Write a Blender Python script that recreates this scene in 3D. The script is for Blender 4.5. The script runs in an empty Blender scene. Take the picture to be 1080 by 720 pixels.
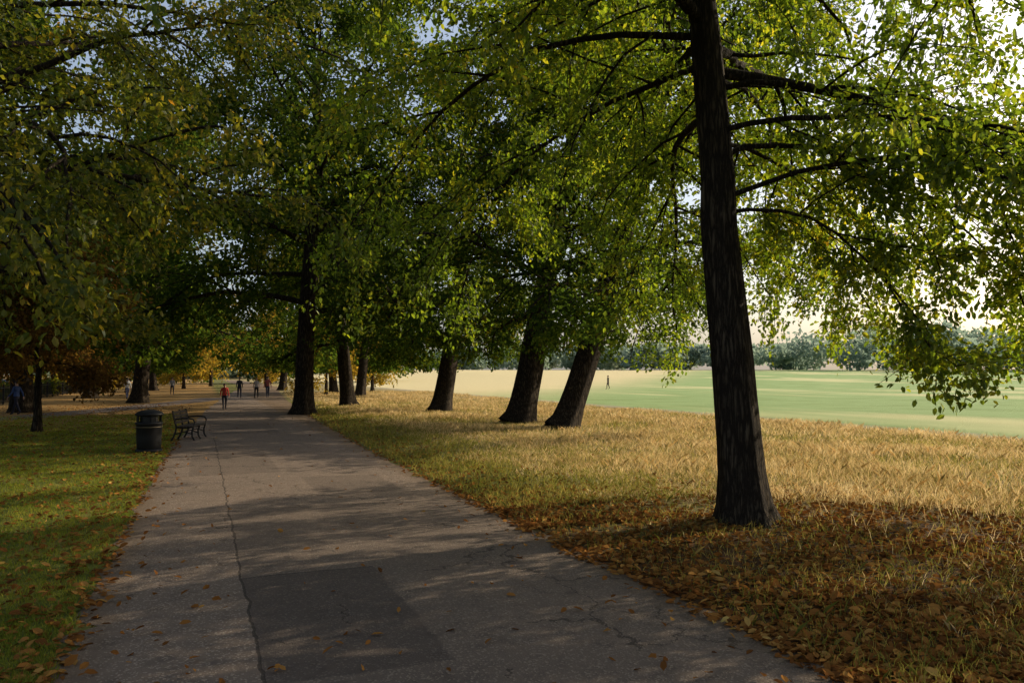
import bpy, math, random
import numpy as np
from mathutils import Vector, Matrix

scene = bpy.context.scene
COL = scene.collection

# ------------------------------------------------------------------ helpers
def mesh_np(name, V, F, smooth=False, mat=None):
    V = np.asarray(V, dtype=np.float32); F = np.asarray(F, dtype=np.int32)
    me = bpy.data.meshes.new(name)
    k = F.shape[1]
    me.vertices.add(len(V)); me.vertices.foreach_set("co", V.ravel())
    me.loops.add(F.size); me.loops.foreach_set("vertex_index", F.ravel())
    me.polygons.add(len(F)); me.polygons.foreach_set("loop_start", np.arange(0, F.size, k, dtype=np.int32))
    me.update(calc_edges=True)
    me.polygons.foreach_set("use_smooth", np.full(len(F), smooth, dtype=bool))
    if mat: me.materials.append(mat)
    return me

def add_obj(name, data, parent=None, loc=None):
    o = bpy.data.objects.new(name, data); COL.objects.link(o)
    if parent: o.parent = parent
    if loc is not None: o.location = loc
    return o

def empty(name, loc=(0, 0, 0), rz=0.0):
    o = bpy.data.objects.new(name, None); COL.objects.link(o)
    o.location = loc; o.rotation_euler[2] = rz; o.empty_display_size = .3
    return o

class NT:
    def __init__(s, name):
        s.m = bpy.data.materials.new(name); s.m.use_nodes = True
        s.t = s.m.node_tree; s.t.nodes.clear()
        s.out = s.t.nodes.new('ShaderNodeOutputMaterial')
    def n(s, typ, **kw):
        nd = s.t.nodes.new(typ)
        for k, v in kw.items(): setattr(nd, k, v)
        return nd
    def link(s, a, b): s.t.links.new(a, b)
    def put(s, inp, v):
        if hasattr(v, 'is_linked') or isinstance(v, bpy.types.NodeSocket): s.link(v, inp)
        elif isinstance(v, (tuple, list)) and len(v) == 3 and inp.type == 'RGBA': inp.default_value = (*v, 1)
        else: inp.default_value = v
    def math(s, op, a, b=0.0, clamp=False):
        nd = s.n('ShaderNodeMath', operation=op); nd.use_clamp = clamp
        s.put(nd.inputs[0], a); s.put(nd.inputs[1], b); return nd.outputs[0]
    def mix(s, f, a, b):
        nd = s.n('ShaderNodeMix', data_type='RGBA'); nd.clamp_factor = True
        s.put(nd.inputs[0], f); s.put(nd.inputs[6], a); s.put(nd.inputs[7], b); return nd.outputs[2]
    def ss(s, v, lo, hi, a=0.0, b=1.0):
        nd = s.n('ShaderNodeMapRange', interpolation_type='SMOOTHSTEP')
        s.put(nd.inputs[0], v); nd.inputs[1].default_value = lo; nd.inputs[2].default_value = hi
        nd.inputs[3].default_value = a; nd.inputs[4].default_value = b; return nd.outputs[0]
    def noise(s, vec, scale, detail=4, rough=.6, dist=0.0):
        nd = s.n('ShaderNodeTexNoise'); nd.inputs['Scale'].default_value = scale
        nd.inputs['Detail'].default_value = detail; nd.inputs['Roughness'].default_value = rough
        nd.inputs['Distortion'].default_value = dist
        if vec is not None: s.link(vec, nd.inputs['Vector'])
        return nd
    def scalev(s, vec, v):
        nd = s.n('ShaderNodeMapping'); nd.inputs['Scale'].default_value = v
        s.link(vec, nd.inputs['Vector']); return nd.outputs[0]
    def ramp(s, f, stops):
        nd = s.n('ShaderNodeValToRGB'); e = nd.color_ramp.elements
        e[0].position, e[0].color = stops[0][0], (*stops[0][1], 1)
        e[1].position, e[1].color = stops[-1][0], (*stops[-1][1], 1)
        for p, c in stops[1:-1]:
            x = e.new(p); x.color = (*c, 1)
        s.put(nd.inputs[0], f); return nd.outputs[0]
    def bump(s, h, strength, dist):
        nd = s.n('ShaderNodeBump'); nd.inputs['Strength'].default_value = strength
        nd.inputs['Distance'].default_value = dist; s.link(h, nd.inputs['Height']); return nd.outputs[0]
    def bsdf(s, color, rough=.9, normal=None, metallic=0.0, spec=.3):
        nd = s.n('ShaderNodeBsdfPrincipled'); s.put(nd.inputs['Base Color'], color)
        s.put(nd.inputs['Roughness'], rough); nd.inputs['Metallic'].default_value = metallic
        nd.inputs['Specular IOR Level'].default_value = spec
        if normal is not None: s.link(normal, nd.inputs['Normal'])
        s.link(nd.outputs[0], s.out.inputs[0]); return nd

def leaf_mat(name, stops, trans_gain=(3.2, 3.0, 1.3), trans=.5, nscale=.35, gloss=.04):
    s = NT(name)
    geo = s.n('ShaderNodeNewGeometry')
    nz = s.noise(geo.outputs['Position'], nscale, 1)
    f = s.math('ADD', s.math('MULTIPLY', geo.outputs['Random Per Island'], .62), s.math('MULTIPLY', nz.outputs[0], .75))
    f = s.math('SUBTRACT', f, .19)
    col = s.ramp(f, stops)
    d = s.n('ShaderNodeBsdfDiffuse'); s.link(col, d.inputs[0])
    g = s.n('ShaderNodeMix', data_type='RGBA', blend_type='MULTIPLY'); g.inputs[0].default_value = 1
    s.link(col, g.inputs[6]); g.inputs[7].default_value = (*trans_gain, 1)
    t = s.n('ShaderNodeBsdfTranslucent'); s.link(g.outputs[2], t.inputs[0])
    m = s.n('ShaderNodeMixShader'); m.inputs[0].default_value = trans
    s.link(d.outputs[0], m.inputs[1]); s.link(t.outputs[0], m.inputs[2])
    if gloss > 0:
        gl = s.n('ShaderNodeBsdfGlossy'); gl.inputs['Roughness'].default_value = .45
        gl.inputs[0].default_value = (.8, .85, .8, 1)
        m2 = s.n('ShaderNodeMixShader'); m2.inputs[0].default_value = gloss
        s.link(m.outputs[0], m2.inputs[1]); s.link(gl.outputs[0], m2.inputs[2]); m = m2
    s.link(m.outputs[0], s.out.inputs[0])
    return s.m

# ------------------------------------------------------------------ materials
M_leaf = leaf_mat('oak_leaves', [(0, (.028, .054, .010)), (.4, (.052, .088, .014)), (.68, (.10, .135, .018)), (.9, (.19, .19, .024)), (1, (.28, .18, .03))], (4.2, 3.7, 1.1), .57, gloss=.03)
M_leaf_dk = leaf_mat('shaded_leaves', [(0, (.013, .029, .010)), (.45, (.025, .050, .013)), (.75, (.050, .078, .016)), (.94, (.13, .12, .022)), (1, (.26, .135, .027))], (3.6, 3.0, 1.1), .48, gloss=0)  # shaded copy of the leaves: crown shade painted in as darker green
M_leaf_lit = leaf_mat('sunlit_leaves', [(0, (.022, .040, .010)), (.4, (.048, .070, .014)), (.72, (.105, .115, .02)), (.93, (.21, .165, .028)), (1, (.32, .17, .03))], (3.6, 3.0, 1.1), .47, gloss=.015)  # sunlit copy of the leaves: sun on the crowns painted in as olive
M_leaf_red = leaf_mat('russet_leaves', [(0, (.05, .04, .013)), (.4, (.10, .06, .022)), (.7, (.17, .095, .03)), (1, (.09, .10, .02))], (2.2, 1.9, 1), gloss=0)
M_leaf_yel = leaf_mat('yellow_leaves', [(0, (.10, .10, .025)), (.4, (.20, .16, .035)), (.7, (.30, .19, .035)), (1, (.12, .14, .03))], (2.2, 2.0, 1), gloss=0)
M_leaf_far = leaf_mat('haze_tinted_leaves', [(0, (.15, .21, .165)), (.5, (.21, .27, .21)), (1, (.28, .32, .22))], (1.6, 1.6, 1.6), .5, .03, .0)  # aerial haze painted into the leaf colour of the distant trees
M_litter = leaf_mat('fallen_leaves', [(0, (.07, .03, .012)), (.35, (.17, .07, .02)), (.6, (.28, .12, .03)), (.85, (.40, .22, .06)), (1, (.50, .40, .13))], (1.2, 1.1, 1), .2, .8, 0)
M_dry = leaf_mat('dry_grass', [(0, (.15, .15, .045)), (.3, (.38, .29, .12)), (.6, (.66, .50, .25)), (1, (.84, .72, .45))], (1.15, 1.1, 1.0), .5, .5, 0)
M_verge = leaf_mat('verge_grass', [(0, (.08, .10, .02)), (.4, (.15, .16, .038)), (.75, (.26, .23, .075)), (1, (.44, .34, .14))], (1.8, 1.7, 1.1), .48, .6, 0)
M_grass = leaf_mat('lawn_grass', [(0, (.08, .115, .016)), (.5, (.17, .205, .032)), (.85, (.29, .27, .055)), (1, (.44, .35, .12))], (1.9, 1.8, 1.1), .48, .6, 0)

def bark_mat():
    s = NT('bark')
    tc = s.n('ShaderNodeTexCoord')
    v = s.scalev(tc.outputs['Object'], (16, 16, 2.2))
    nz = s.noise(v, 1.0, 5, .65)
    ad = s.n('ShaderNodeVectorMath', operation='MULTIPLY_ADD'); s.link(nz.outputs[1], ad.inputs[0]); ad.inputs[1].default_value = (2.2, 2.2, 2.2); s.link(v, ad.inputs[2])
    vo = s.n('ShaderNodeTexVoronoi', feature='DISTANCE_TO_EDGE'); vo.inputs['Scale'].default_value = 1.0; s.link(ad.outputs[0], vo.inputs['Vector'])
    crev = s.ss(vo.outputs['Distance'], 0, .4)
    n2 = s.noise(tc.outputs['Object'], 1.3, 4)
    base = s.mix(n2.outputs[0], (.06, .044, .03), (.115, .09, .06))
    col = s.mix(crev, (.016, .012, .009), base)
    h = s.math('ADD', crev, s.math('MULTIPLY', nz.outputs[0], .9))
    s.bsdf(col, .95, s.bump(h, .9, .035), spec=.1)
    return s.m
M_bark = bark_mat()

def simple(name, col, rough=.6, metallic=0., spec=.4, nscale=20, var=.25, bump=0.0):
    s = NT(name)
    tc = s.n('ShaderNodeTexCoord'); nz = s.noise(tc.outputs['Object'], nscale, 4)
    c2 = tuple(c * (1 - var) for c in col)
    s.bsdf(s.mix(nz.outputs[0], c2, col), rough, s.bump(nz.outputs[0], bump, .01) if bump else None, metallic, spec)
    return s.m

# ------------------------------------------------------------------ path centre
def cx(y):
    y = np.asarray(y, dtype=float)
    return 1.63 + 2.6 * (np.clip(y - 14, 0, None) / 58.0) ** 1.45

# ------------------------------------------------------------------ ground
def ground_mat():
    s = NT('park_ground')
    geo = s.n('ShaderNodeNewGeometry'); P = geo.outputs['Position']
    sp = s.n('ShaderNodeSeparateXYZ'); s.link(P, sp.inputs[0]); X, Y = sp.outputs[0], sp.outputs[1]
    mid = s.noise(P, .9, 4).outputs[0]
    fine = s.noise(P, 14, 5, .7).outputs[0]
    vf = s.noise(P, 60, 2, .7).outputs[0]
    jx = s.math('ADD', X, s.math('MULTIPLY', s.math('SUBTRACT', mid, .5), 3.0))
    jy = s.math('ADD', Y, s.math('MULTIPLY', s.math('SUBTRACT', mid, .5), 6.0))
    lawn = s.mix(fine, (.065, .08, .016), (.16, .18, .038))
    lawn = s.mix(s.ss(mid, .45, .7), lawn, (.22, .195, .055))
    vo = s.n('ShaderNodeTexVoronoi'); vo.inputs['Scale'].default_value = 11; s.link(P, vo.inputs['Vector'])
    sc = s.n('ShaderNodeSeparateColor'); s.link(vo.outputs['Color'], sc.inputs[0])
    leafc = s.ramp(sc.outputs[0], [(0, (.08, .035, .015)), (.5, (.22, .09, .025)), (1, (.36, .2, .06))])
    leafm = s.math('MULTIPLY', s.ss(vo.outputs['Distance'], .42, .30), s.math('GREATER_THAN', sc.outputs[1], .55))
    lawn_l = s.mix(s.math('MULTIPLY', leafm, s.ss(jy, 26, 36)), lawn, leafc)
    lawn_l = s.mix(s.math('MULTIPLY', s.ss(jy, 30, 42), .7), lawn_l, (.42, .23, .09))
    rough = s.mix(fine, (.18, .15, .06), (.48, .37, .18))
    rough = s.mix(s.math('MULTIPLY', s.ss(mid, .5, .68), .6), rough, (.15, .16, .045))
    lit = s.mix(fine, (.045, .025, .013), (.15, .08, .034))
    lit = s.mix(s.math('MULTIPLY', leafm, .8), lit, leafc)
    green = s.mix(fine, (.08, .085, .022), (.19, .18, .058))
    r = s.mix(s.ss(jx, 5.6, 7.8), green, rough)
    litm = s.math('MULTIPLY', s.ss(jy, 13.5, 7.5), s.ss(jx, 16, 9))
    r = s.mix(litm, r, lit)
    bandv = s.scalev(P, (.05, .012, 1))
    band = s.noise(bandv, 1.0, 3).outputs[0]
    f2 = s.noise(P, 1.6, 6, .75).outputs[0]
    f3 = s.noise(P, .22, 5, .65).outputs[0]
    field = s.mix(f2, (.23, .34, .12), (.37, .47, .19))
    field = s.mix(s.math('MULTIPLY', s.ss(f3, .42, .66), .55), field, (.21, .29, .09))
    field = s.mix(s.math('MULTIPLY', s.ss(band, .50, .60), .75), field, (.66, .60, .30))
    gold = s.mix(f2, (.58, .47, .23), (.80, .68, .38))
    dg = s.math('SUBTRACT', Y, s.math('MULTIPLY', X, 1.25))
    field = s.mix(s.ss(dg, 16, 58), field, gold)
    wx = s.math('ADD', X, s.math('MULTIPLY', s.math('SUBTRACT', mid, .5), 2.2))
    worn = s.math('MULTIPLY', s.ss(wx, 22.8, 23.8), s.ss(wx, 25.8, 24.8))
    r = s.mix(s.ss(wx, 23.6, 25.6), r, field)
    r = s.mix(s.math('MULTIPLY', worn, .6), r, (.38, .33, .23))
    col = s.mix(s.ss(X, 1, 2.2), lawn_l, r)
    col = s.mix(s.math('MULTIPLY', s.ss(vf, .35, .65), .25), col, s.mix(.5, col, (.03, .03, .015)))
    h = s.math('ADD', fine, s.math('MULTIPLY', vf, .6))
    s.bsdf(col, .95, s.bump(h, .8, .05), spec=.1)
    return s.m

def gz(x, y):
    x = np.asarray(x, dtype=float); y = np.asarray(y, dtype=float)
    d = x * .363 + y * .932
    t = np.clip((d - 110) / 220, 0, 1); t = t * t * (3 - 2 * t)
    rgt = np.clip((x - 15) / 60, 0, 1)
    return 3.6 * t * rgt

def axis(lo, hi, near_lo, near_hi, step, far_step_n):
    a = np.arange(near_lo, near_hi + .01, step)
    l = near_lo - np.geomspace(step, near_lo - lo, far_step_n)[::-1]
    r = near_hi + np.geomspace(step, hi - near_hi, far_step_n)
    return np.concatenate([l, a, r])
gx = axis(-900, 900, -20, 60, 2.0, 34); gy = axis(-400, 1400, -10, 120, 2.5, 34)
GX, GY = np.meshgrid(gx, gy)
V = np.stack([GX, GY, gz(GX, GY)], -1).reshape(-1, 3)
nx, ny = len(gx), len(gy)
ii, jj = np.meshgrid(np.arange(nx - 1), np.arange(ny - 1))
a = (jj * nx + ii).ravel()
F = np.stack([a, a + 1, a + nx + 1, a + nx], -1)
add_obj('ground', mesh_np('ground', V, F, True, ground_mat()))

# ------------------------------------------------------------------ asphalt path
def asphalt_mat():
    s = NT('asphalt')
    geo = s.n('ShaderNodeNewGeometry'); P = geo.outputs['Position']
    sp = s.n('ShaderNodeSeparateXYZ'); s.link(P, sp.inputs[0]); X, Y = sp.outputs[0], sp.outputs[1]
    w = s.noise(P, 1.6, 4).outputs[0]; wob = s.math('MULTIPLY', s.math('SUBTRACT', w, .5), .16)
    x = s.math('ADD', X, wob); y = s.math('ADD', Y, wob)
    agg = s.noise(P, 95, 3, .8).outputs[0]
    stone = s.n('ShaderNodeTexVoronoi'); stone.inputs['Scale'].default_value = 70; s.link(P, stone.inputs['Vector'])
    blot = s.noise(P, .55, 5).outputs[0]
    col = s.mix(agg, (.095, .073, .059), (.27, .207, .16))
    col = s.mix(s.math('MULTIPLY', s.ss(blot, .35, .7), .5), col, (.25, .185, .14))
    b2 = s.noise(P, 3.5, 5, .7).outputs[0]
    col = s.mix(s.math('MULTIPLY', s.ss(b2, .48, .72), .5), col, (.07, .055, .047))
    sc = s.n('ShaderNodeSeparateColor'); s.link(stone.outputs['Color'], sc.inputs[0])
    col = s.mix(s.math('MULTIPLY', s.math('GREATER_THAN', sc.outputs[0], .86), .6), col, (.42, .34, .26))
    def rect(x0, x1, y0, y1):
        m = s.math('MULTIPLY', s.ss(x, x0 - .02, x0 + .02), s.ss(x, x1 + .02, x1 - .02))
        m2 = s.math('MULTIPLY', s.ss(y, y0 - .02, y0 + .02), s.ss(y, y1 + .02, y1 - .02))
        return s.math('MULTIPLY', m, m2)
    for (x0, x1, y0, y1, k, c) in [(.42, 4.3, 4, 12.8, .3, (.08, .065, .056)), (.42, 1.75, 5.6, 8.6, .45, (.055, .046, .043)),
                                   (-.2, 1.6, 17.5, 23, .3, (.07, .058, .05)), (1.9, 3.4, 14.0, 16.5, .3, (.07, .058, .05)),
                                   (.3, 2.6, 29, 35, .3, (.07, .058, .05))]:
        col = s.mix(s.math('MULTIPLY', rect(x0, x1, y0, y1), k), col, c)
    def line(v, c, wd):
        return s.math('LESS_THAN', s.math('ABSOLUTE', s.math('SUBTRACT', v, c)), wd)
    lines = s.math('MULTIPLY', line(x, .42, .012), s.ss(y, 30, 26))
    for (c, x0, x1) in [(12.8, .42, 4.3), (8.6, .42, 1.75), (17.5, -.9, 3.0), (23.0, -1, 1.6)]:
        l = s.math('MULTIPLY', line(y, c, .012), s.math('MULTIPLY', s.math('GREATER_THAN', x, x0), s.math('LESS_THAN', x, x1)))
        lines = s.math('MAXIMUM', lines, l)
    dn = s.noise(P, 2.5, 5, .7)
    ad = s.n('ShaderNodeVectorMath', operation='MULTIPLY_ADD'); s.link(dn.outputs[1], ad.inputs[0]); ad.inputs[1].default_value = (.7, .7, 0); s.link(P, ad.inputs[2])
    cv = s.n('ShaderNodeTexVoronoi', feature='DISTANCE_TO_EDGE'); cv.inputs['Scale'].default_value = .55; s.link(ad.outputs[0], cv.inputs['Vector'])
    crk = s.math('MULTIPLY', s.math('LESS_THAN', cv.outputs['Distance'], .005), s.math('GREATER_THAN', s.noise(P, .4, 2).outputs[0], .53))
    lines = s.math('MAXIMUM', lines, crk)
    col = s.mix(s.math('MULTIPLY', lines, .6), col, (.015, .014, .013))
    off = s.math('ABSOLUTE', s.math('SUBTRACT', x, 1.63))
    dirt = s.math('MULTIPLY', s.ss(s.math('ADD', off, s.math('MULTIPLY', w, .5)), 2.3, 2.9), .6)
    col = s.mix(dirt, col, (.15, .10, .055))
    h = s.math('SUBTRACT', s.math('ADD', agg, s.math('MULTIPLY', stone.outputs['Distance'], .6)), s.math('MULTIPLY', lines, 1.5))
    s.bsdf(col, .85, s.bump(h, .9, .012), spec=.1)
    return s.m

def ribbon(name, ys, cxs, wl, wr, z, mat, nacross=8, jit=.06, seed=1):
    rng = np.random.default_rng(seed)
    rows = []
    for i, y in enumerate(ys):
        jl, jr = rng.normal(0, jit, 2)
        xs = np.linspace(cxs[i] - wl + jl, cxs[i] + wr + jr, nacross)
        t = np.linspace(-1, 1, nacross)
        zz = z + .03 * (1 - t * t)
        rows.append(np.stack([xs, np.full(nacross, y), zz], -1))
    V = np.concatenate(rows); n = len(ys)
    ii, jj = np.meshgrid(np.arange(nacross - 1), np.arange(n - 1)); a = (jj * nacross + ii).ravel()
    F = np.stack([a, a + 1, a + nacross + 1, a + nacross], -1)
    return add_obj(name, mesh_np(name, V, F, True, mat))
M_asph = asphalt_mat()
ys = np.concatenate([np.arange(-8, 40, .25), np.arange(40, 260, 1.0)])
ribbon('asphalt_path', ys, cx(np.minimum(ys, 130)), 2.55, 2.55, .006, M_asph)

sp = np.array([(-34, 16), (-22, 27), (-14, 35), (-8.5, 43), (-4.5, 53), (-1.0, 64), (1.2, 73)], float)
tt = np.linspace(0, 6, 60); px = np.interp(tt, range(7), sp[:, 0]); py = np.interp(tt, range(7), sp[:, 1])
dx, dy = np.gradient(px), np.gradient(py); L = np.hypot(dx, dy); nxn, nyn = -dy / L, dx / L
V = []
for i in range(60):
    for k in (-1, -.3, .3, 1): V.append((px[i] + nxn[i] * k * 1.3, py[i] + nyn[i] * k * 1.3, .004 + .008 * (1 - k * k)))
F = [(i * 4 + k, (i + 1) * 4 + k, (i + 1) * 4 + k + 1, i * 4 + k + 1) for i in range(59) for k in range(3)]
F = [f[::-1] for f in F]
add_obj('side_path', mesh_np('side_path', V, F, True, simple('side_asphalt', (.20, .15, .12), .9, nscale=6, var=.5)))
V = [(-26, -20, .004), (-19, -20, .004), (-19, 260, .004), (-26, 260, .004)]
add_obj('street', mesh_np('street', V, [(0, 1, 2, 3)], False, simple('street_asphalt', (.07, .068, .066), .9, nscale=8, var=.3)))
def box(V, F, x0, x1, y0, y1, z0, z1):
    b = len(V)
    V += [(x0, y0, z0), (x1, y0, z0), (x1, y1, z0), (x0, y1, z0), (x0, y0, z1), (x1, y0, z1), (x1, y1, z1), (x0, y1, z1)]
    F += [(b, b + 3, b + 2, b + 1), (b + 4, b + 5, b + 6, b + 7), (b, b + 1, b + 5, b + 4), (b + 1, b + 2, b + 6, b + 5), (b + 2, b + 3, b + 7, b + 6), (b + 3, b, b + 4, b + 7)]
V, F = [], []; box(V, F, -19, -17.2, -20, 260, -.1, .12)
add_obj('pavement', mesh_np('pavement', V, F, False, simple('paving_stone', (.25, .24, .22), .9, nscale=3, var=.3)))

# ------------------------------------------------------------------ leaves / tubes
LEAF = np.array([(0, 0, 0), (.32, .27, .07), (.72, .22, .05), (1, 0, -.06), (.72, -.22, .05), (.32, -.27, .07)])
LEAF4 = np.array([(0, 0, 0), (.52, .31, .05), (1, 0, -.03), (.48, -.31, .05)])
def leaf_mesh(name, pos, axis_, nrm, size, mat, fine=True):
    n = len(pos)
    a = axis_ / np.linalg.norm(axis_, axis=1, keepdims=True)
    b = np.cross(nrm, a); b /= np.linalg.norm(b, axis=1, keepdims=True) + 1e-9
    c = np.cross(a, b); S_ = LEAF if fine else LEAF4; m = len(S_)
    V = pos[:, None, :] + size[:, None, None] * (S_[None, :, 0:1] * a[:, None] + S_[None, :, 1:2] * b[:, None] + S_[None, :, 2:3] * c[:, None])
    base = (np.arange(n) * m)[:, None]
    F = np.concatenate([base + np.array([[0, 3, 2, 1]]), base + np.array([[0, 5, 4, 3]])]) if fine else base + np.array([[0, 3, 2, 1]])
    return mesh_np(name, V.reshape(-1, 3), F, False, mat)

def tube_mesh(name, branches, mat, flare=None):
    Vs, Fs, off = [], [], 0
    for pts, rad, k in branches:
        n = len(pts); t = np.gradient(pts, axis=0); t /= np.linalg.norm(t, axis=1, keepdims=True) + 1e-9
        ref = np.array([0, 1, 0.]) if abs(t[0][2]) > .7 else np.array([0, 0, 1.])
        u = np.cross(t, ref); u /= np.linalg.norm(u, axis=1, keepdims=True) + 1e-9
        v = np.cross(t, u)
        ang = np.arange(k) * 2 * math.pi / k
        R = rad[:, None] * np.ones((1, k))
        if k >= 26:
            z = pts[:, 2:3] - pts[0, 2]
            R = R * (1 + .045 * np.sin(ang * 5 + z * .5) + .03 * np.sin(ang * 9 - z * .8) + (.28 * np.exp(-z / .3)) * (.5 + .5 * np.sin(ang * 5 + .7)))
        ring = pts[:, None, :] + R[..., None] * (np.cos(ang)[None, :, None] * u[:, None] + np.sin(ang)[None, :, None] * v[:, None])
        Vs.append(ring.reshape(-1, 3))
        i, j = np.meshgrid(np.arange(k), np.arange(n - 1)); i = i.ravel(); j = j.ravel(); i2 = (i + 1) % k
        Fs.append(np.stack([j * k + i, j * k + i2, (j + 1) * k + i2, (j + 1) * k + i], -1) + off)
        off += n * k
    return mesh_np(name, np.concatenate(Vs), np.concatenate(Fs), True, mat)

def grow_curve(rng, p, d, L, n, bend, wig):
    pts = [p.copy()]; d = d / np.linalg.norm(d)
    for i in range(n):
        d = d + rng.normal(0, wig, 3) + np.array([0, 0, bend / n]); d /= np.linalg.norm(d)
        p = p + d * L / n; pts.append(p.copy())
    return np.array(pts)
def at(pts, s):
    x = s * (len(pts) - 1); i = min(int(x), len(pts) - 2); f = x - i
    return pts[i] * (1 - f) + pts[i + 1] * f, pts[i + 1] - pts[i]

def gen_tree(seed, H, R, r0, cb, lean=(0, 0), n1=18, n2=8, n3=7, lpt=34, leaf=.12, mat=None, droop=.9, spread=.28,
             extra=(), trunk_top=.86, lowlen=1.0, zmin=2.0, twigs=True, hi=99, upper=.5):
    """hi: height above which foliage is built with fewer, larger leaves"""
    rng = np.random.default_rng(seed); br = []; LP, LA, LN, LS = [], [], [], []
    nt = 22; t = np.linspace(0, 1, nt) ** 1.25
    wx = rng.normal(0, .10, nt).cumsum() * .5; wx -= wx[0]; wy = rng.normal(0, .08, nt).cumsum() * .5; wy -= wy[0]
    tp = np.stack([lean[0] * t ** .9 + wx * t, lean[1] * t ** .9 + wy * t, -.08 + H * trunk_top * t], -1)
    z = tp[:, 2]
    tr = r0 * (np.clip(1 - t, 0, 1) ** .75 * .92 + .08) * (1 + .3 * np.exp(-np.clip(z, 0, None) / .4))
    br.append((tp, tr, 28))
    limbs = []
    def trunk_at(h):
        i = np.interp(h, z, np.arange(nt)); a = int(min(i, nt - 2)); f = i - a
        return tp[a] * (1 - f) + tp[a + 1] * f, tr[a] * (1 - f) + tr[a + 1] * f
    hs = np.linspace(cb, H * trunk_top * .97, n1)
    az = rng.uniform(0, 6.28)
    for i, h in enumerate(hs):
        az += 2.4 + rng.normal(0, .3); u = (h - cb) / (H - cb)
        el = spread + 1.0 * u + rng.normal(0, .1)
        Lh = R * (1.0 - .1 * u - upper * u * u) * rng.uniform(.8, 1.1)
        if u < .25: Lh *= lowlen
        limbs.append((h, az, el, Lh, (-droop * (1 - u)) * .8, 1.0))
    for e in extra: limbs.append(e)
    def leaves(pts, n):
        lf = leaf
        if pts[0][2] > hi: n = int(n / 3) + 1; lf = leaf * 1.75
        s = rng.uniform(.05, 1.05, n) * (len(pts) - 1); i = np.clip(s.astype(int), 0, len(pts) - 2); f = (s - i)[:, None]
        p = pts[i] * (1 - f) + pts[i + 1] * f; d = pts[i + 1] - pts[i]; d /= np.linalg.norm(d, axis=1, keepdims=True) + 1e-9
        o = rng.normal(0, 1, (n, 3)); o *= leaf * 1.05
        LP.append(p + o); LA.append(d * .5 + rng.normal(0, .6, (n, 3)) + np.array([0, 0, -.35]))
        nn = rng.normal(0, .6, (n, 3)) + np.array([0, 0, 1.0]); LN.append(nn); LS.append(np.full(n, lf))
    for (h, az, el, Lh, bend, rsc) in limbs:
        p, rt = trunk_at(h)
        d = np.array([math.cos(az) * math.cos(el), math.sin(az) * math.cos(el), math.sin(el)])
        pts = grow_curve(rng, p, d, Lh, 10, bend, .09)
        r1 = min(rt * .5, .018 + Lh * .013) * rsc
        nk = int(np.argmax(pts[:, 2] < zmin)) if (pts[:, 2] < zmin).any() else 11
        rr = r1 * np.linspace(1, .16, 11) ** .9
        if nk < 3: continue
        if nk < 11: pts = pts[:nk]; rr = rr[:nk].copy(); rr[-1] = .004
        br.append((pts, rr, 8))
        for k in range(n2 + 1):
            s = 1.0 if k == n2 else .12 + .84 * (k + rng.uniform(0, .8)) / n2
            q, dd = at(pts, min(s, .999)); dd /= np.linalg.norm(dd)
            side = np.cross(dd, [0, 0, 1.]); side /= np.linalg.norm(side) + 1e-6
            sg = 1 if k % 2 else -1
            d2 = dd * .8 + side * sg * rng.uniform(.5, 1.1) + np.array([0, 0, rng.normal(.0, .45)]) if k < n2 else dd
            L2 = Lh * .38 * (1.15 - .55 * s) * rng.uniform(.75, 1.25) + .3
            p2 = grow_curve(rng, q, d2, L2, 6, -.55 * droop, .13)
            if p2[:, 2].min() < zmin: p2[:, 2] = np.maximum(p2[:, 2], zmin + .15 + (p2[:, 2] - zmin) * .25)
            br.append((p2, r1 * .35 * np.linspace(1, .15, 7) + .004, 5))
            for m in range(n3 + 1):
                s2 = 1 if m == n3 else .05 + .92 * (m + rng.uniform(0, .9)) / n3
                q2, d3 = at(p2, min(s2, .999)); d3 = d3 / np.linalg.norm(d3)
                dv = d3 * .7 + rng.normal(0, .6, 3)
                L3 = rng.uniform(.45, 1.1) * (.7 + .05 * Lh)
                p3 = grow_curve(rng, q2, dv, L3, 4, -.5 * droop, .15)
                if twigs and p3[0][2] < hi and p3[-1][2] > zmin - .3: br.append((p3, np.linspace(.009, .003, 5), 3))
                leaves(p3, int(lpt * rng.uniform(.4, 1.5)))
    P = np.concatenate(LP); A = np.concatenate(LA); N = np.concatenate(LN)
    sz = np.concatenate(LS) * rng.uniform(.65, 1.3, len(P))
    wav = .35 * np.sin(P[:, 0] * 1.3 + seed) * np.cos(P[:, 1] * 1.1) + .2 * np.sin(P[:, 0] * 3.1 - P[:, 1] * 2.3)
    keep = P[:, 2] > zmin - .35 + wav + rng.uniform(-.2, .2, len(P))
    return (tube_mesh('trunk_and_limbs', br, M_bark), leaf_mesh('leaves', P[keep], A[keep], N[keep], sz[keep], mat or M_leaf, twigs)), len(P)

def place_tree(name, meshes, x, y, rz=0, sc=1.0):
    e = empty(name, (x, y, 0), rz); e.scale = (sc, sc, sc)
    add_obj('trunk', meshes[0], e); add_obj('foliage', meshes[1], e)
    return e

tot = 0
def T(name, x, y, *a, **k):
    global tot
    m, n = gen_tree(*a, **k); tot += n
    if x is not None: place_tree(name, m, x, y)
    return m

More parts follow.
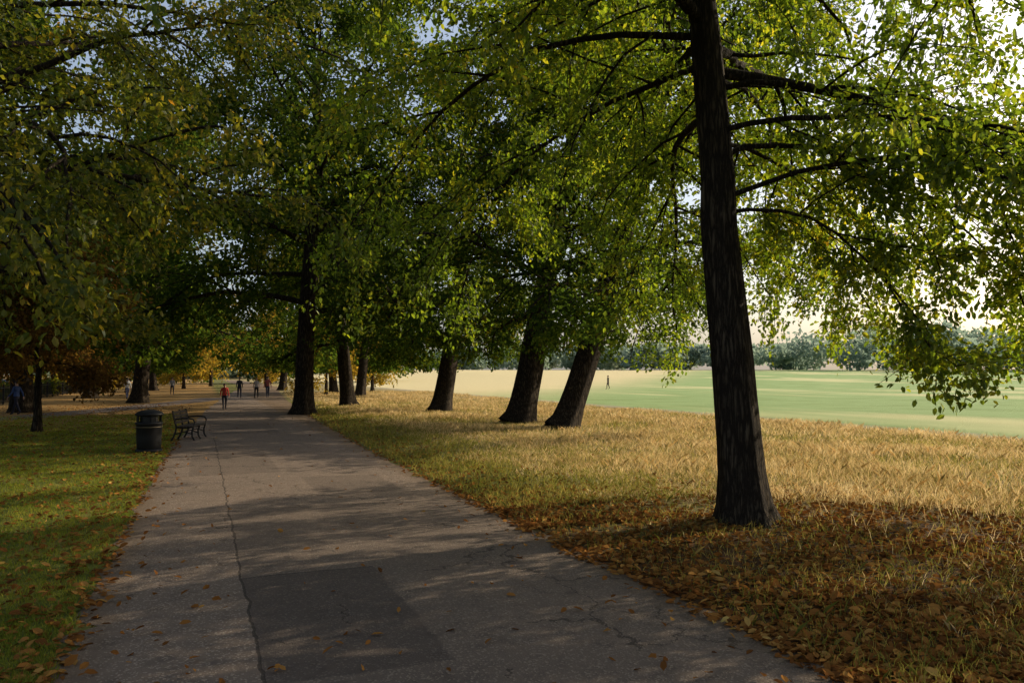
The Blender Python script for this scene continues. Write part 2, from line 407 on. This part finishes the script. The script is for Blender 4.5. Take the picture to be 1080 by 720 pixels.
R_ = math.radians
mainx = [(6.5, R_(-14), .12, 6.5, -.35, .9), (5.2, R_(5), .40, 6.0, -1.7, .5), (4.6, R_(-40), .40, 5.6, -1.8, .45), (5.4, R_(30), .35, 6.0, -1.6, .45),
         (4.4, R_(-15), .45, 4.6, -2.0, .4), (5.6, R_(-65), .3, 5.6, -1.3, .5), (5.8, R_(75), .3, 7.0, -1.0, .6), (6.2, R_(-28), .35, 6.0, -1.0, .5),
         (7.6, R_(180), .3, 6.0, -1.1, .6), (7.0, R_(130), .3, 6.5, -1.2, .6), (7.6, R_(-110), .3, 5.0, -.8, .6), (7.9, R_(215), .3, 6.0, -1.0, .6), (6.6, R_(100), .3, 7.2, -1.0, .5),
         (6.4, R_(48), .3, 8.0, -.8, .6), (7.2, R_(62), .35, 8.5, -.7, .6), (7.8, R_(85), .35, 8.5, -.7, .6), (8.4, R_(30), .3, 8.0, -.6, .6)]  # limbs added to throw shade across the middle of the path
T('oak_tree', 7.24, 9.42, 3, 16, 7.4, .325, 6.8, lean=(-.7, .3), n1=20, n2=9, n3=8, lpt=60, leaf=.10, mat=M_leaf, extra=mainx, trunk_top=.9, hi=9.5, zmin=2.2)
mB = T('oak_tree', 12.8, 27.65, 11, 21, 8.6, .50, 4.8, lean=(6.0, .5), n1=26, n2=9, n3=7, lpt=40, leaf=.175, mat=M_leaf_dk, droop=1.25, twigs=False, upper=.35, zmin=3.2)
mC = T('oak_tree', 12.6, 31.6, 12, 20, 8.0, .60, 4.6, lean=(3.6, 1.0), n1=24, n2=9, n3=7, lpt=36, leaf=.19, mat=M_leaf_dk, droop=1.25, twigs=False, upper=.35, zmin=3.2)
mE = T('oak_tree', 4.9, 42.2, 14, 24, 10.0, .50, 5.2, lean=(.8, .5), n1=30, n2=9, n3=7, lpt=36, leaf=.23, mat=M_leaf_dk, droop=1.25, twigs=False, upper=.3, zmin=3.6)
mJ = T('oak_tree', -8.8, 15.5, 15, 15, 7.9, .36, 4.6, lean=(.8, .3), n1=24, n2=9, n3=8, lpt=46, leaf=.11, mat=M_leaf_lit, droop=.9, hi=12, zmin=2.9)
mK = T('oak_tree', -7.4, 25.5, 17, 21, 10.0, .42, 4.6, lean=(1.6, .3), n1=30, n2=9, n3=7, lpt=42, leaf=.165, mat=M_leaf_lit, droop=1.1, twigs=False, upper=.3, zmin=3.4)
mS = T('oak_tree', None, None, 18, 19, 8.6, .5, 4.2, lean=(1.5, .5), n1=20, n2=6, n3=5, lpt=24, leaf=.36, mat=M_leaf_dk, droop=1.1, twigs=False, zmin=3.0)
place_tree('oak_tree', mC, 12.3, 42.5, R_(20), .9)
for (x, y, r, sc) in [(9.0, 52.3, 130, .95), (13.1, 70.7, 10, .9), (13.2, 86, 200, .9), (-8.7, 76, 60, 1.0), (-9.0, 50, 240, 1.1), (-4.2, 63, 20, 1.1), (-5.2, 83, 90, .9),
                      (-19, 38, 150, .95), (9.5, 104, 10, .95), (-5.5, 108, 100, .9)]:
    place_tree('oak_tree', mS, x, y, R_(r), sc)
# neighbours out of frame on the right that throw the foreground shade
place_tree('oak_tree', mJ, 17.0, -2.2, R_(70), .8)
place_tree('oak_tree', mJ, 22.5, 4.3, R_(190), .72)
T('maple_tree', -5.5, 33.2, 21, 6.2, 3.0, .14, 2.5, n1=14, n2=6, n3=6, lpt=30, leaf=.15, mat=M_leaf_red, droop=.9, zmin=1.8)
mY = T('yellow_maple_tree', 18.5, 92, 22, 9, 4.5, .2, 2.0, n1=12, n2=5, n3=5, lpt=20, leaf=.36, mat=M_leaf_yel, droop=.6, twigs=False, zmin=1.2)
for (x, y, r, sc) in [(-2.2, 118, 50, 1.1), (11.5, 80, 150, .8), (-14, 92, 90, .8), (9, 124, 10, 1.2), (-9, 98, 200, .8), (1.5, 140, 30, 1.4)]:
    place_tree('yellow_maple_tree', mY, x, y, R_(r), sc)
print('tree leaves', tot)

# ------------------------------------------------------------------ distant trees
def blob_trees(name, specs, mat, seed):
    rng = np.random.default_rng(seed); P, S = [], []
    for (x, y, h, r, n, fs) in specs:
        z0 = float(gz(x, y)); nb = 7
        for b in range(nb):
            c = np.array([x, y, z0]) + np.array([rng.normal(0, r * .4), rng.normal(0, r * .4), h * rng.uniform(.2, .75)])
            rr = r * rng.uniform(.35, .65)
            v = rng.normal(0, 1, (n // nb, 3)); v /= np.linalg.norm(v, axis=1, keepdims=True)
            v *= rng.uniform(.55, 1.08, (len(v), 1)) * rr; v[:, 2] *= h / r * .42
            p = c + v; P.append(p[p[:, 2] > z0]); S.append(np.full(len(P[-1]), fs))
    P = np.concatenate(P); S = np.concatenate(S) * rng.uniform(.6, 1.4, len(P))
    return add_obj(name, leaf_mesh(name, P, rng.normal(0, 1, P.shape), rng.normal(0, 1, P.shape) + [0, 0, .6], S, mat, False))
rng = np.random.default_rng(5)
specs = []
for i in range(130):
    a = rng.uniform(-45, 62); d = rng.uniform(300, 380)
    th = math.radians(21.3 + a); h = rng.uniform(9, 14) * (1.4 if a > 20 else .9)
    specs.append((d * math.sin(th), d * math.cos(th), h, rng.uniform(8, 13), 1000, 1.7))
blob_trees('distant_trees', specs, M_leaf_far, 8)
specs = []
for i in range(40):
    x = rng.uniform(-75, 6); y = rng.uniform(118, 165) if x > -22 else rng.uniform(60, 150)
    if -30 < x < -14 and y < 115: x -= 16
    if x > -10: y += 30
    specs.append((x, y, rng.uniform(12, 19), rng.uniform(5, 8), 2200, .7))
specs += [(x, 180 + rng.uniform(-6, 6), 13, 7, 2000, .75) for x in np.arange(4, 40, 7)]
blob_trees('background_woodland', specs, M_leaf_dk, 9)
specs = [(rng.uniform(-16.8, -13.6), y, rng.uniform(1.2, 2.0), 1.5, 700, .28) for y in np.arange(70, 118, 2.6)]
blob_trees('hedge', specs, M_leaf_lit, 10)

# ------------------------------------------------------------------ grass and litter
def blades(name, pos, h, w, lean, mat, seed):
    rng = np.random.default_rng(seed); n = len(pos)
    az = rng.uniform(0, 6.28, n); la = rng.uniform(0, 6.28, n)
    wd = np.stack([np.cos(az), np.sin(az), 0 * az], -1) * w[:, None]
    ln = np.stack([np.cos(la), np.sin(la), 0 * la], -1) * (h * lean * rng.uniform(.2, 1.2, n))[:, None]
    mid = pos + ln * .35 + np.array([0, 0, 1.]) * (h * .6)[:, None]
    tip = pos + ln + np.array([0, 0, 1.]) * h[:, None]
    V = np.stack([pos - wd, pos + wd, mid + wd * .7, tip, mid - wd * .7], 1).reshape(-1, 3)
    b = (np.arange(n) * 5)[:, None]
    me = mesh_np(name, V, b + np.array([[0, 1, 2, 3, 4]]), False, mat)
    return add_obj(name, me)

def sample(rng, n, x0, x1, y0, y1, power=1.2, ref=6.0, clump=0, csig=.12):
    X = rng.uniform(x0, x1, n * 6); Y = y0 + (y1 - y0) * rng.uniform(0, 1, n * 6) ** 1.6
    d = np.hypot(X, Y); keep = rng.uniform(0, 1, len(X)) < (ref / np.maximum(d, ref)) ** power
    dd = X * .363 + Y * .932; ll = X * .932 - Y * .363
    keep &= (dd > 2.5) & (np.abs(ll) < dd * .75 + 1.5)
    X, Y = X[keep][:n], Y[keep][:n]
    if clump:
        X = np.repeat(X, clump) + rng.normal(0, csig, len(X) * clump); Y = np.repeat(Y, clump) + rng.normal(0, csig, len(Y) * clump)
    return X, Y
rng = np.random.default_rng(31)
def lump(x, y): return np.sin(x * 1.1 + 1.3 * np.sin(y * .7)) * np.cos(y * .9 + np.sin(x * .8))
X, Y = sample(rng, 24000, 5.6, 24, 3, 90, .8, 9, 9, .12)
edge = 6.6 + .8 * lump(X, Y) + np.where(Y < 12.5, (12.5 - Y) * .95, 0)
k = (X > edge) | (rng.uniform(0, 1, len(X)) < .08)
k &= (X - cx(Y)) > 2.9
k &= X < 23.4 + .5 * lump(X, Y)
k &= (lump(X * .5 + 3, Y * .5) > -.3) | (rng.uniform(0, 1, len(X)) < .4)
X, Y = X[k], Y[k]; d = np.hypot(X, Y)
h = rng.uniform(.04, .23, len(X)) * (1 + .5 * lump(X * .6, Y * .6)) * np.clip((X - 5) / 4, .4, 1)
blades('dry_meadow_grass', np.stack([X, Y, 0 * X], -1), h, np.maximum(.0028, d * .0003) * rng.uniform(.6, 1.4, len(X)), 1.0, M_dry, 1)
X, Y = sample(rng, 26000, 4.2, 23, 4, 60, 1.0, 8, 6, .12)
k = (X - cx(Y) > 2.62) & ((X < 8.0 + .8 * lump(X, Y)) | (rng.uniform(0, 1, len(X)) < .35 + .4 * (lump(X * .45, Y * .45 + 2) > .2))) & ~((Y < 11.5) & (X < 11) & (rng.uniform(0, 1, len(X)) < .8))
X, Y = X[k], Y[k]; d = np.hypot(X, Y)
blades('verge_grass', np.stack([X, Y, 0 * X], -1), rng.uniform(.04, .16, len(X)), np.maximum(.003, d * .0003), .9, M_verge, 2)
X, Y = sample(rng, 26000, -16, -.8, 4, 45, 1.1, 7, 6, .06)
k = (X - cx(Y) < -2.58 + .08 * lump(X * 3, Y * 3)); X, Y = X[k], Y[k]; d = np.hypot(X, Y)
blades('lawn_grass', np.stack([X, Y, 0 * X], -1), rng.uniform(.02, .065, len(X)), np.maximum(.0028, d * .00028), .9, M_grass, 3)

def litter(name, X, Y, z, size, seed):
    rng = np.random.default_rng(seed); n = len(X)
    P = np.stack([X, Y, z + rng.uniform(.004, .035, n)], -1)
    az = rng.uniform(0, 6.28, n)
    A = np.stack([np.cos(az), np.sin(az), rng.normal(0, .3, n)], -1)
    N = rng.normal(0, .45, (n, 3)) + np.array([0, 0, 1.])
    add_obj(name, leaf_mesh(name, P, A, N, size * rng.uniform(.5, 1.25, n), M_litter))
def sampl2(n, x0, x1, y0, y1, **k): return sample(rng, n, x0, x1, y0, y1, **k)
X, Y = sampl2(46000, 4.0, 16, 2.0, 20, power=.9, ref=6)
pr = np.clip(1.25 - np.clip(Y - 8.5, 0, None) / 5 - np.clip(X - 9, 0, None) / 6, .05, 1) * np.clip(.75 + .5 * lump(X * 1.7, Y * 1.7), .25, 1)
k = (rng.uniform(0, 1, len(X)) < pr) & (X > cx(Y) + 2.4 + .1 * lump(X * 2, Y * 2)); a1 = (X[k], Y[k])
X, Y = sampl2(12000, 4.0, 9, 10, 45, power=.8, ref=10); k = (X > cx(Y) + 2.45) & (rng.uniform(0, 1, len(X)) < np.clip(1.3 - (X - cx(Y) - 2.5) / 2.5, .08, 1)); a2 = (X[k], Y[k])
X, Y = sampl2(26000, -14, -.6, 4, 60, power=.6, ref=8); k = (X < cx(Y) - 2.45) & (rng.uniform(0, 1, len(X)) < np.clip(.95 - (cx(Y) - 2.5 - X) / 2.2, .33, 1)); a3 = (X[k], Y[k])
XX = np.concatenate([a1[0], a2[0], a3[0]]); YY = np.concatenate([a1[1], a2[1], a3[1]])
litter('fallen_leaves', XX, YY, .0, .10, 4)
X, Y = sampl2(1800, -1, 4.3, 4, 50, power=.9, ref=6); o = np.abs(X - cx(Y)); k = (o < 2.6) & (rng.uniform(0, 1, len(X)) < np.clip((o / 2.5) ** 3, .12, 1))
litter('leaves_on_path', X[k], Y[k], .035, .085, 5)

# ------------------------------------------------------------------ litter bin
def lathe(name, prof, seg, mat, parent, flute=0):
    V, F = [], []
    for i, (r, z) in enumerate(prof):
        for k in range(seg):
            a = 2 * math.pi * k / seg; rr = r * (1 + (flute if k % 2 else 0))
            V.append((rr * math.cos(a), rr * math.sin(a), z))
    for i in range(len(prof) - 1):
        for k in range(seg):
            k2 = (k + 1) % seg; F.append((i * seg + k, i * seg + k2, (i + 1) * seg + k2, (i + 1) * seg + k))
    return add_obj(name, mesh_np(name, V, F, True, mat), parent)
M_blk = simple('black_enamel', (.011, .011, .012), .5, spec=.25)
M_gold = simple('gold_paint', (.16, .12, .06), .5)
M_steel = simple('bin_liner', (.02, .02, .02), .6)
b = empty('litter_bin', (-1.28, 23.5, 0)); b.scale = (1.12, 1.12, 1.04)
lathe('base', [(.0, .0), (.29, .0), (.30, .03), (.30, .07), (.27, .09), (.0, .09)], 40, M_blk, b)
lathe('body', [(.255, .09), (.265, .12), (.275, .4), (.285, .70), (.30, .72), (.30, .76), (.285, .78), (.0, .78)], 56, M_blk, b, .02)
lathe('band', [(.292, .64), (.297, .645), (.297, .655), (.292, .66)], 56, M_gold, b)
lathe('liner', [(.20, .78), (.20, .92)], 32, M_steel, b)
for k in range(4):
    a = k * math.pi / 2 + .4; V, F = [], []
    box(V, F, -.06, .06, -.012, .012, .775, .945)
    o = add_obj('post_%d' % (k + 1), mesh_np('post', V, F, False, M_blk), b, (.262 * math.cos(a), .262 * math.sin(a), 0)); o.rotation_euler[2] = a + math.pi / 2
lathe('lid', [(.0, .935), (.29, .935), (.315, .945), (.32, .975), (.305, 1.0), (.27, 1.03), (.20, 1.065), (.10, 1.085), (.0, 1.09)], 48, M_blk, b)

# ------------------------------------------------------------------ bench
M_wood = simple('dark_wood', (.05, .032, .02), .7, nscale=30, var=.5)
be = empty('park_bench', (-.28, 27.6, .012), R_(-14))
def bb(name, x0, x1, y0, y1, z0, z1, mat, parent, rot=None, bev=.006):
    V, F = [], []; cxx, cyy, czz = (x0 + x1) / 2, (y0 + y1) / 2, (z0 + z1) / 2
    box(V, F, x0 - cxx, x1 - cxx, y0 - cyy, y1 - cyy, z0 - czz, z1 - czz)
    o = add_obj(name, mesh_np(name, V, F, False, mat), parent, (cxx, cyy, czz))
    if rot: o.rotation_euler = rot
    m = o.modifiers.new('b', 'BEVEL'); m.width = bev; m.segments = 2
    return o
for i in range(5): bb('seat_slat_%d' % (i + 1), -.22 + i * .1, -.135 + i * .1, -.8, .8, .42, .455, M_wood, be)
for i in range(4):
    z = .52 + i * .1; x = -.27 - (z - .45) * .22
    bb('back_slat_%d' % (i + 1), x - .016, x + .016, -.8, .8, z, z + .085, M_wood, be, (0, -.21, 0))
for j, yy in enumerate((-.72, 0, .72)):
    br = []
    def P3(l): return np.array([(x, yy, z) for x, z in l], float)
    def tubep(l, r): l = P3(l); br.append((l, np.full(len(l), r), 8))
    tubep([(-.40, -.01), (-.33, .12), (-.27, .28), (-.25, .43), (-.30, .62), (-.37, .93)], .028)
    tubep([(.30, -.01), (.23, .12), (.22, .28), (.26, .42)], .028)
    tubep([(-.26, .41), (0, .39), (.27, .41)], .022)
    tubep([(-.30, .2), (0, .28), (.22, .2)], .016)
    if yy: tubep([(-.31, .66), (-.1, .69), (.12, .69), (.25, .66), (.29, .58), (.26, .42)], .024)
    add_obj('iron_frame_%d' % (j + 1), tube_mesh('iron_frame', br, M_blk), be)

# ------------------------------------------------------------------ railing fence
V, F = [], []
for y in np.arange(44, 120, .28): box(V, F, -12.62, -12.59, y, y + .022, .05, 1.25)
for z in (.2, 1.1): box(V, F, -12.64, -12.57, 44, 120, z, z + .04)
for y in np.arange(44, 121, 2.8): box(V, F, -12.66, -12.55, y - .1, y - .02, 0, 1.35)
add_obj('railing_fence', mesh_np('railing', V, F, False, M_blk))

# ------------------------------------------------------------------ cars
M_glass = simple('car_glass', (.02, .025, .03), .08, spec=.6)
M_tyre = simple('tyre', (.02, .02, .02), .8)
M_alloy = simple('alloy', (.4, .4, .42), .35, metallic=.8)
M_lampr = simple('tail_lamp', (.3, .01, .01), .3)
M_lampw = simple('head_lamp', (.7, .7, .7), .2)
def car(x, y, rz, col):
    e = empty('parked_car', (x, y, .004), rz); paint = simple('car_paint', col, .25, spec=.6, var=.05)
    sec = [(-2.1, .3, .62, .70), (-2.0, .25, .80, .80), (-1.3, .22, .88, .86), (-.6, .22, .92, .88), (.6, .22, .93, .88), (1.3, .22, .95, .87), (1.95, .25, .92, .82), (2.1, .35, .75, .74)]
    V = []; F = []
    for (yy, zb, zt, w) in sec:
        V += [(-w * .94, yy, zb), (-w, yy, zb + .2), (-w, yy, zt - .14), (-w * .9, yy, zt), (w * .9, yy, zt), (w, yy, zt - .14), (w, yy, zb + .2), (w * .94, yy, zb)]
    n = len(sec)
    for i in range(n - 1):
        for k in range(8): k2 = (k + 1) % 8; F.append((i * 8 + k, i * 8 + k2, (i + 1) * 8 + k2, (i + 1) * 8 + k))
    F += [(0, 7, 6, 5), (0, 5, 4, 3), (0, 3, 2, 1), ((n - 1) * 8, (n - 1) * 8 + 1, (n - 1) * 8 + 2, (n - 1) * 8 + 3), ((n - 1) * 8, (n - 1) * 8 + 3, (n - 1) * 8 + 4, (n - 1) * 8 + 5), ((n - 1) * 8, (n - 1) * 8 + 5, (n - 1) * 8 + 6, (n - 1) * 8 + 7)]
    o = add_obj('body', mesh_np('body', V, F, True, paint), e); m = o.modifiers.new('b', 'BEVEL'); m.width = .03; m.segments = 2
    V = [(-.82, -1.15, .88), (.82, -1.15, .88), (-.64, -.45, 1.40), (.64, -.45, 1.40), (-.64, .95, 1.42), (.64, .95, 1.42), (-.80, 1.75, .92), (.80, 1.75, .92)]
    F = [(0, 1, 3, 2), (2, 3, 5, 4), (4, 5, 7, 6), (0, 2, 4, 6), (1, 7, 5, 3), (0, 6, 7, 1)]
    add_obj('windows', mesh_np('windows', V, F, False, M_glass), e)
    bb('roof', -.65, .65, -.48, .98, 1.405, 1.46, paint, e, None, .02)
    for sx in (-1, 1):
        for (p, q) in [((.82 * sx, -1.15, .88), (.65 * sx, -.45, 1.42)), ((.65 * sx, .95, 1.43), (.81 * sx, 1.75, .92)), ((.86 * sx, .2, .9), (.65 * sx, .2, 1.43))]:
            l = np.array([p, q]); add_obj('pillar', tube_mesh('pillar', [(l, np.array([.035, .035]), 6)], paint), e)
        for yy in (-1.3, 1.3):
            l = np.array([(sx * .66, yy, .32), (sx * .67, yy, .32), (sx * .86, yy, .32), (sx * .87, yy, .32)], float)
            add_obj('wheel', tube_mesh('wheel', [(l, np.array([.01, .32, .32, .22]), 24)], M_tyre), e)
            l = np.array([(sx * .86, yy, .32), (sx * .885, yy, .32), (sx * .89, yy, .32)], float)
            add_obj('hub', tube_mesh('hub', [(l, np.array([.2, .19, .01]), 16)], M_alloy), e)
        bb('tail_lamp', sx * .6 - .12, sx * .6 + .12, 2.02, 2.10, .62, .76, M_lampr, e)
        bb('head_lamp', sx * .58 - .13, sx * .58 + .13, -2.10, -2.02, .55, .68, M_lampw, e)
for (x, y, c) in [(-20.2, 68, (.6, .6, .62)), (-20.3, 74, (.05, .08, .2)), (-20.1, 80.5, (.7, .7, .7)), (-20.2, 87, (.12, .12, .13)), (-20.2, 61, (.25, .02, .02)), (-20.2, 93.5, (.75, .75, .75)), (-20.2, 100, (.4, .4, .42))]:
    car(x, y, 0, c)

# ------------------------------------------------------------------ people
def person(x, y, rz, H, top, trousers, skin=(.42, .26, .19), hair=(.03, .02, .015), stride=1.0, name='pedestrian'):
    z0 = float(gz(x, y)) + (.034 if abs(x - float(cx(y))) < 2.4 else 0.0)
    e = empty(name, (x, y, z0), rz); s = H / 1.75; e.scale = (s, s, s)
    v, ed, r = [], [], []
    def add(p, rad, par=None):
        v.append(p); r.append(rad)
        if par is not None: ed.append((par, len(v) - 1))
        return len(v) - 1
    pel = add((0, 0, .96), (.155, .11)); sp_ = add((0, 0, 1.14), (.135, .10), pel); ch = add((0, .0, 1.34), (.17, .115), sp_)
    nk = add((0, .0, 1.49), (.058, .058), ch); h0 = add((0, .015, 1.57), (.07, .085), nk); h1 = add((0, .012, 1.67), (.075, .092), h0); add((0, 0, 1.735), (.045, .055), h1)
    for sg in (-1, 1):
        sw = -sg * stride
        sh = add((sg * .185, 0, 1.42), (.062, .062), ch); el = add((sg * .235, -.03 + sw * .10, 1.15), (.045, .045), sh)
        wr = add((sg * .245, .04 + sw * .24, .93), (.028, .03), el); hd = add((sg * .245, .05 + sw * .26, .87), (.018, .038), wr)
        for f, fl in enumerate((.07, .08, .075, .06)):
            a = add((sg * .245, .025 + f * .02 + sw * .265, .83), (.008, .008), hd); add((sg * .238, .028 + f * .02 + sw * .27, .83 - fl * .8), (.006, .006), a)
        add((sg * .225, .10 + sw * .265, .84), (.008, .008), hd)
        st = sg * stride
        hp = add((sg * .095, 0, .88), (.095, .10), pel); kn = add((sg * .10, .03 + st * .16, .50), (.06, .065), hp)
        back = .06 if st < 0 else 0
        an = add((sg * .10, -.02 + st * .30, .09 + back), (.04, .045), kn); add((sg * .11, .15 + st * .30, .045 + back * .3), (.042, .03), an)
    me = bpy.data.meshes.new('body'); me.from_pydata(v, ed, [])
    o = add_obj('body', me, e); m = o.modifiers.new('s', 'SKIN'); m.use_smooth_shade = True
    for i, rr in enumerate(r): me.skin_vertices[0].data[i].radius = rr
    me.skin_vertices[0].data[0].use_root = True
    ss_ = o.modifiers.new('u', 'SUBSURF'); ss_.levels = 1; ss_.render_levels = 1
    S = NT('clothes'); tc = S.n('ShaderNodeTexCoord'); sx = S.n('ShaderNodeSeparateXYZ'); S.link(tc.outputs['Object'], sx.inputs[0])
    Z = sx.outputs[2]; ax = S.math('ABSOLUTE', sx.outputs[0])
    nz = S.noise(tc.outputs['Object'], 9, 4).outputs[0]
    tp = S.mix(nz, tuple(c * .7 for c in top), top); tr = S.mix(nz, tuple(c * .7 for c in trousers), trousers)
    c = S.mix(S.math('GREATER_THAN', Z, .97), tr, tp)
    c = S.mix(S.math('LESS_THAN', Z, .10), c, (.04, .035, .03))
    hand = S.math('MULTIPLY', S.math('GREATER_THAN', ax, .2), S.math('LESS_THAN', Z, .95))
    slv = S.math('MULTIPLY', S.math('GREATER_THAN', ax, .195), S.math('LESS_THAN', Z, .99))
    c = S.mix(slv, c, tp); c = S.mix(hand, c, skin); c = S.mix(S.math('GREATER_THAN', Z, 1.49), c, skin)
    S.bsdf(c, .85, spec=.2); me.materials.append(S.m)
    V, F = [], []; nu, nv = 14, 8
    for j in range(nv + 1):
        th = j / nv * math.pi * .62
        for i in range(nu):
            a = 2 * math.pi * i / nu
            front = max(0, math.sin(a)); t2 = th * (1 - .38 * front)
            V.append((.094 * math.sin(t2) * math.cos(a), -.008 + .108 * math.sin(t2) * math.sin(a), 1.655 + .115 * math.cos(t2)))
    for j in range(nv):
        for i in range(nu): F.append((j * nu + i, j * nu + (i + 1) % nu, (j + 1) * nu + (i + 1) % nu, (j + 1) * nu + i))
    add_obj('hair', mesh_np('hair', V, F, True, simple('hair', hair, .7)), e)
    br = [(np.array([(0, .09, 1.66), (0, .118, 1.625), (0, .10, 1.615)]), np.array([.008, .016, .008]), 6)]
    for sg in (-1, 1): br.append((np.array([(sg * .082, -.005, 1.60), (sg * .09, -.01, 1.635), (sg * .084, -.005, 1.66)]), np.array([.008, .016, .008]), 6))
    add_obj('nose_and_ears', tube_mesh('face', br, simple('skin', skin, .6)), e)
    V, F = [], []
    for sg in (-1, 1): box(V, F, sg * .032 - .012, sg * .032 + .012, .098, .104, 1.642, 1.652)
    box(V, F, -.022, .022, .098, .103, 1.585, 1.592)
    add_obj('eyes_and_mouth', mesh_np('eyes', V, F, False, simple('eye', (.05, .02, .02), .4)), e)
    return e
person(1.25, 48, R_(185), 1.5, (.50, .06, .05), (.02, .02, .03), stride=.8)
person(3.0, 70.5, R_(180), 1.75, (.03, .03, .035), (.03, .03, .05), stride=-1)
person(4.3, 69.6, R_(170), 1.70, (.4, .35, .33), (.02, .02, .02), stride=.9)
person(5.3, 71.0, R_(185), 1.80, (.30, .08, .07), (.03, .035, .06), stride=1)
person(6.3, 84.0, R_(5), 1.75, (.05, .05, .06), (.03, .035, .06), stride=1)
person(-8.7, 46.8, R_(60), 1.72, (.06, .10, .26), (.03, .03, .05), stride=1)
person(-5.6, 72, R_(20), 1.7, (.55, .53, .5), (.05, .06, .12), stride=1)
person(-4.9, 73, R_(10), 1.65, (.07, .1, .2), (.03, .03, .04), stride=-.9)
person(-2.6, 84, R_(190), 1.7, (.3, .3, .32), (.03, .03, .04), stride=-.9)
person(50.6, 94.5, R_(80), 1.85, (.02, .02, .025), (.02, .02, .03), stride=.5)

# ------------------------------------------------------------------ light
EL = math.radians(25); AZ = math.atan2(.985, .17)
S = Vector((math.cos(EL) * math.sin(AZ), math.cos(EL) * math.cos(AZ), math.sin(EL)))
ld = bpy.data.lights.new('sun', 'SUN'); ld.energy = 5.0; ld.angle = math.radians(.5); ld.color = (1, .86, .64)
lo = add_obj('sun', ld); lo.rotation_euler = S.to_track_quat('Z', 'Y').to_euler(); lo.location = (40, 10, 40)
w = bpy.data.worlds.new('World'); scene.world = w; w.use_nodes = True; nt = w.node_tree
bg = nt.nodes['Background']; sk = nt.nodes.new('ShaderNodeTexSky'); sk.sky_type = 'NISHITA'; sk.sun_disc = False
sk.sun_elevation = EL; sk.sun_rotation = AZ; sk.air_density = 1.0; sk.dust_density = 3.5; sk.ozone_density = 1.2
sky_lift = nt.nodes.new('ShaderNodeMix'); sky_lift.data_type = 'RGBA'; sky_lift.blend_type = 'ADD'; sky_lift.inputs[0].default_value = 1
sky_lift.inputs[7].default_value = (1.3, 1.4, 1.55, 1)   # constant pale tone added to brighten the sky and its ambient light
nt.links.new(sk.outputs[0], sky_lift.inputs[6]); nt.links.new(sky_lift.outputs[2], bg.inputs[0]); bg.inputs[1].default_value = .13

# ------------------------------------------------------------------ camera
cd = bpy.data.cameras.new('camera'); cd.lens = 28; cd.sensor_width = 36; cd.clip_end = 3000; cd.clip_start = .05
co = add_obj('camera', cd); co.location = (0, 0, 2.1); co.rotation_euler = (R_(92.3), 0, R_(-21.3))
scene.camera = co
scene.view_settings.view_transform = 'Standard'; scene.view_settings.look = 'None'; scene.view_settings.exposure = 0
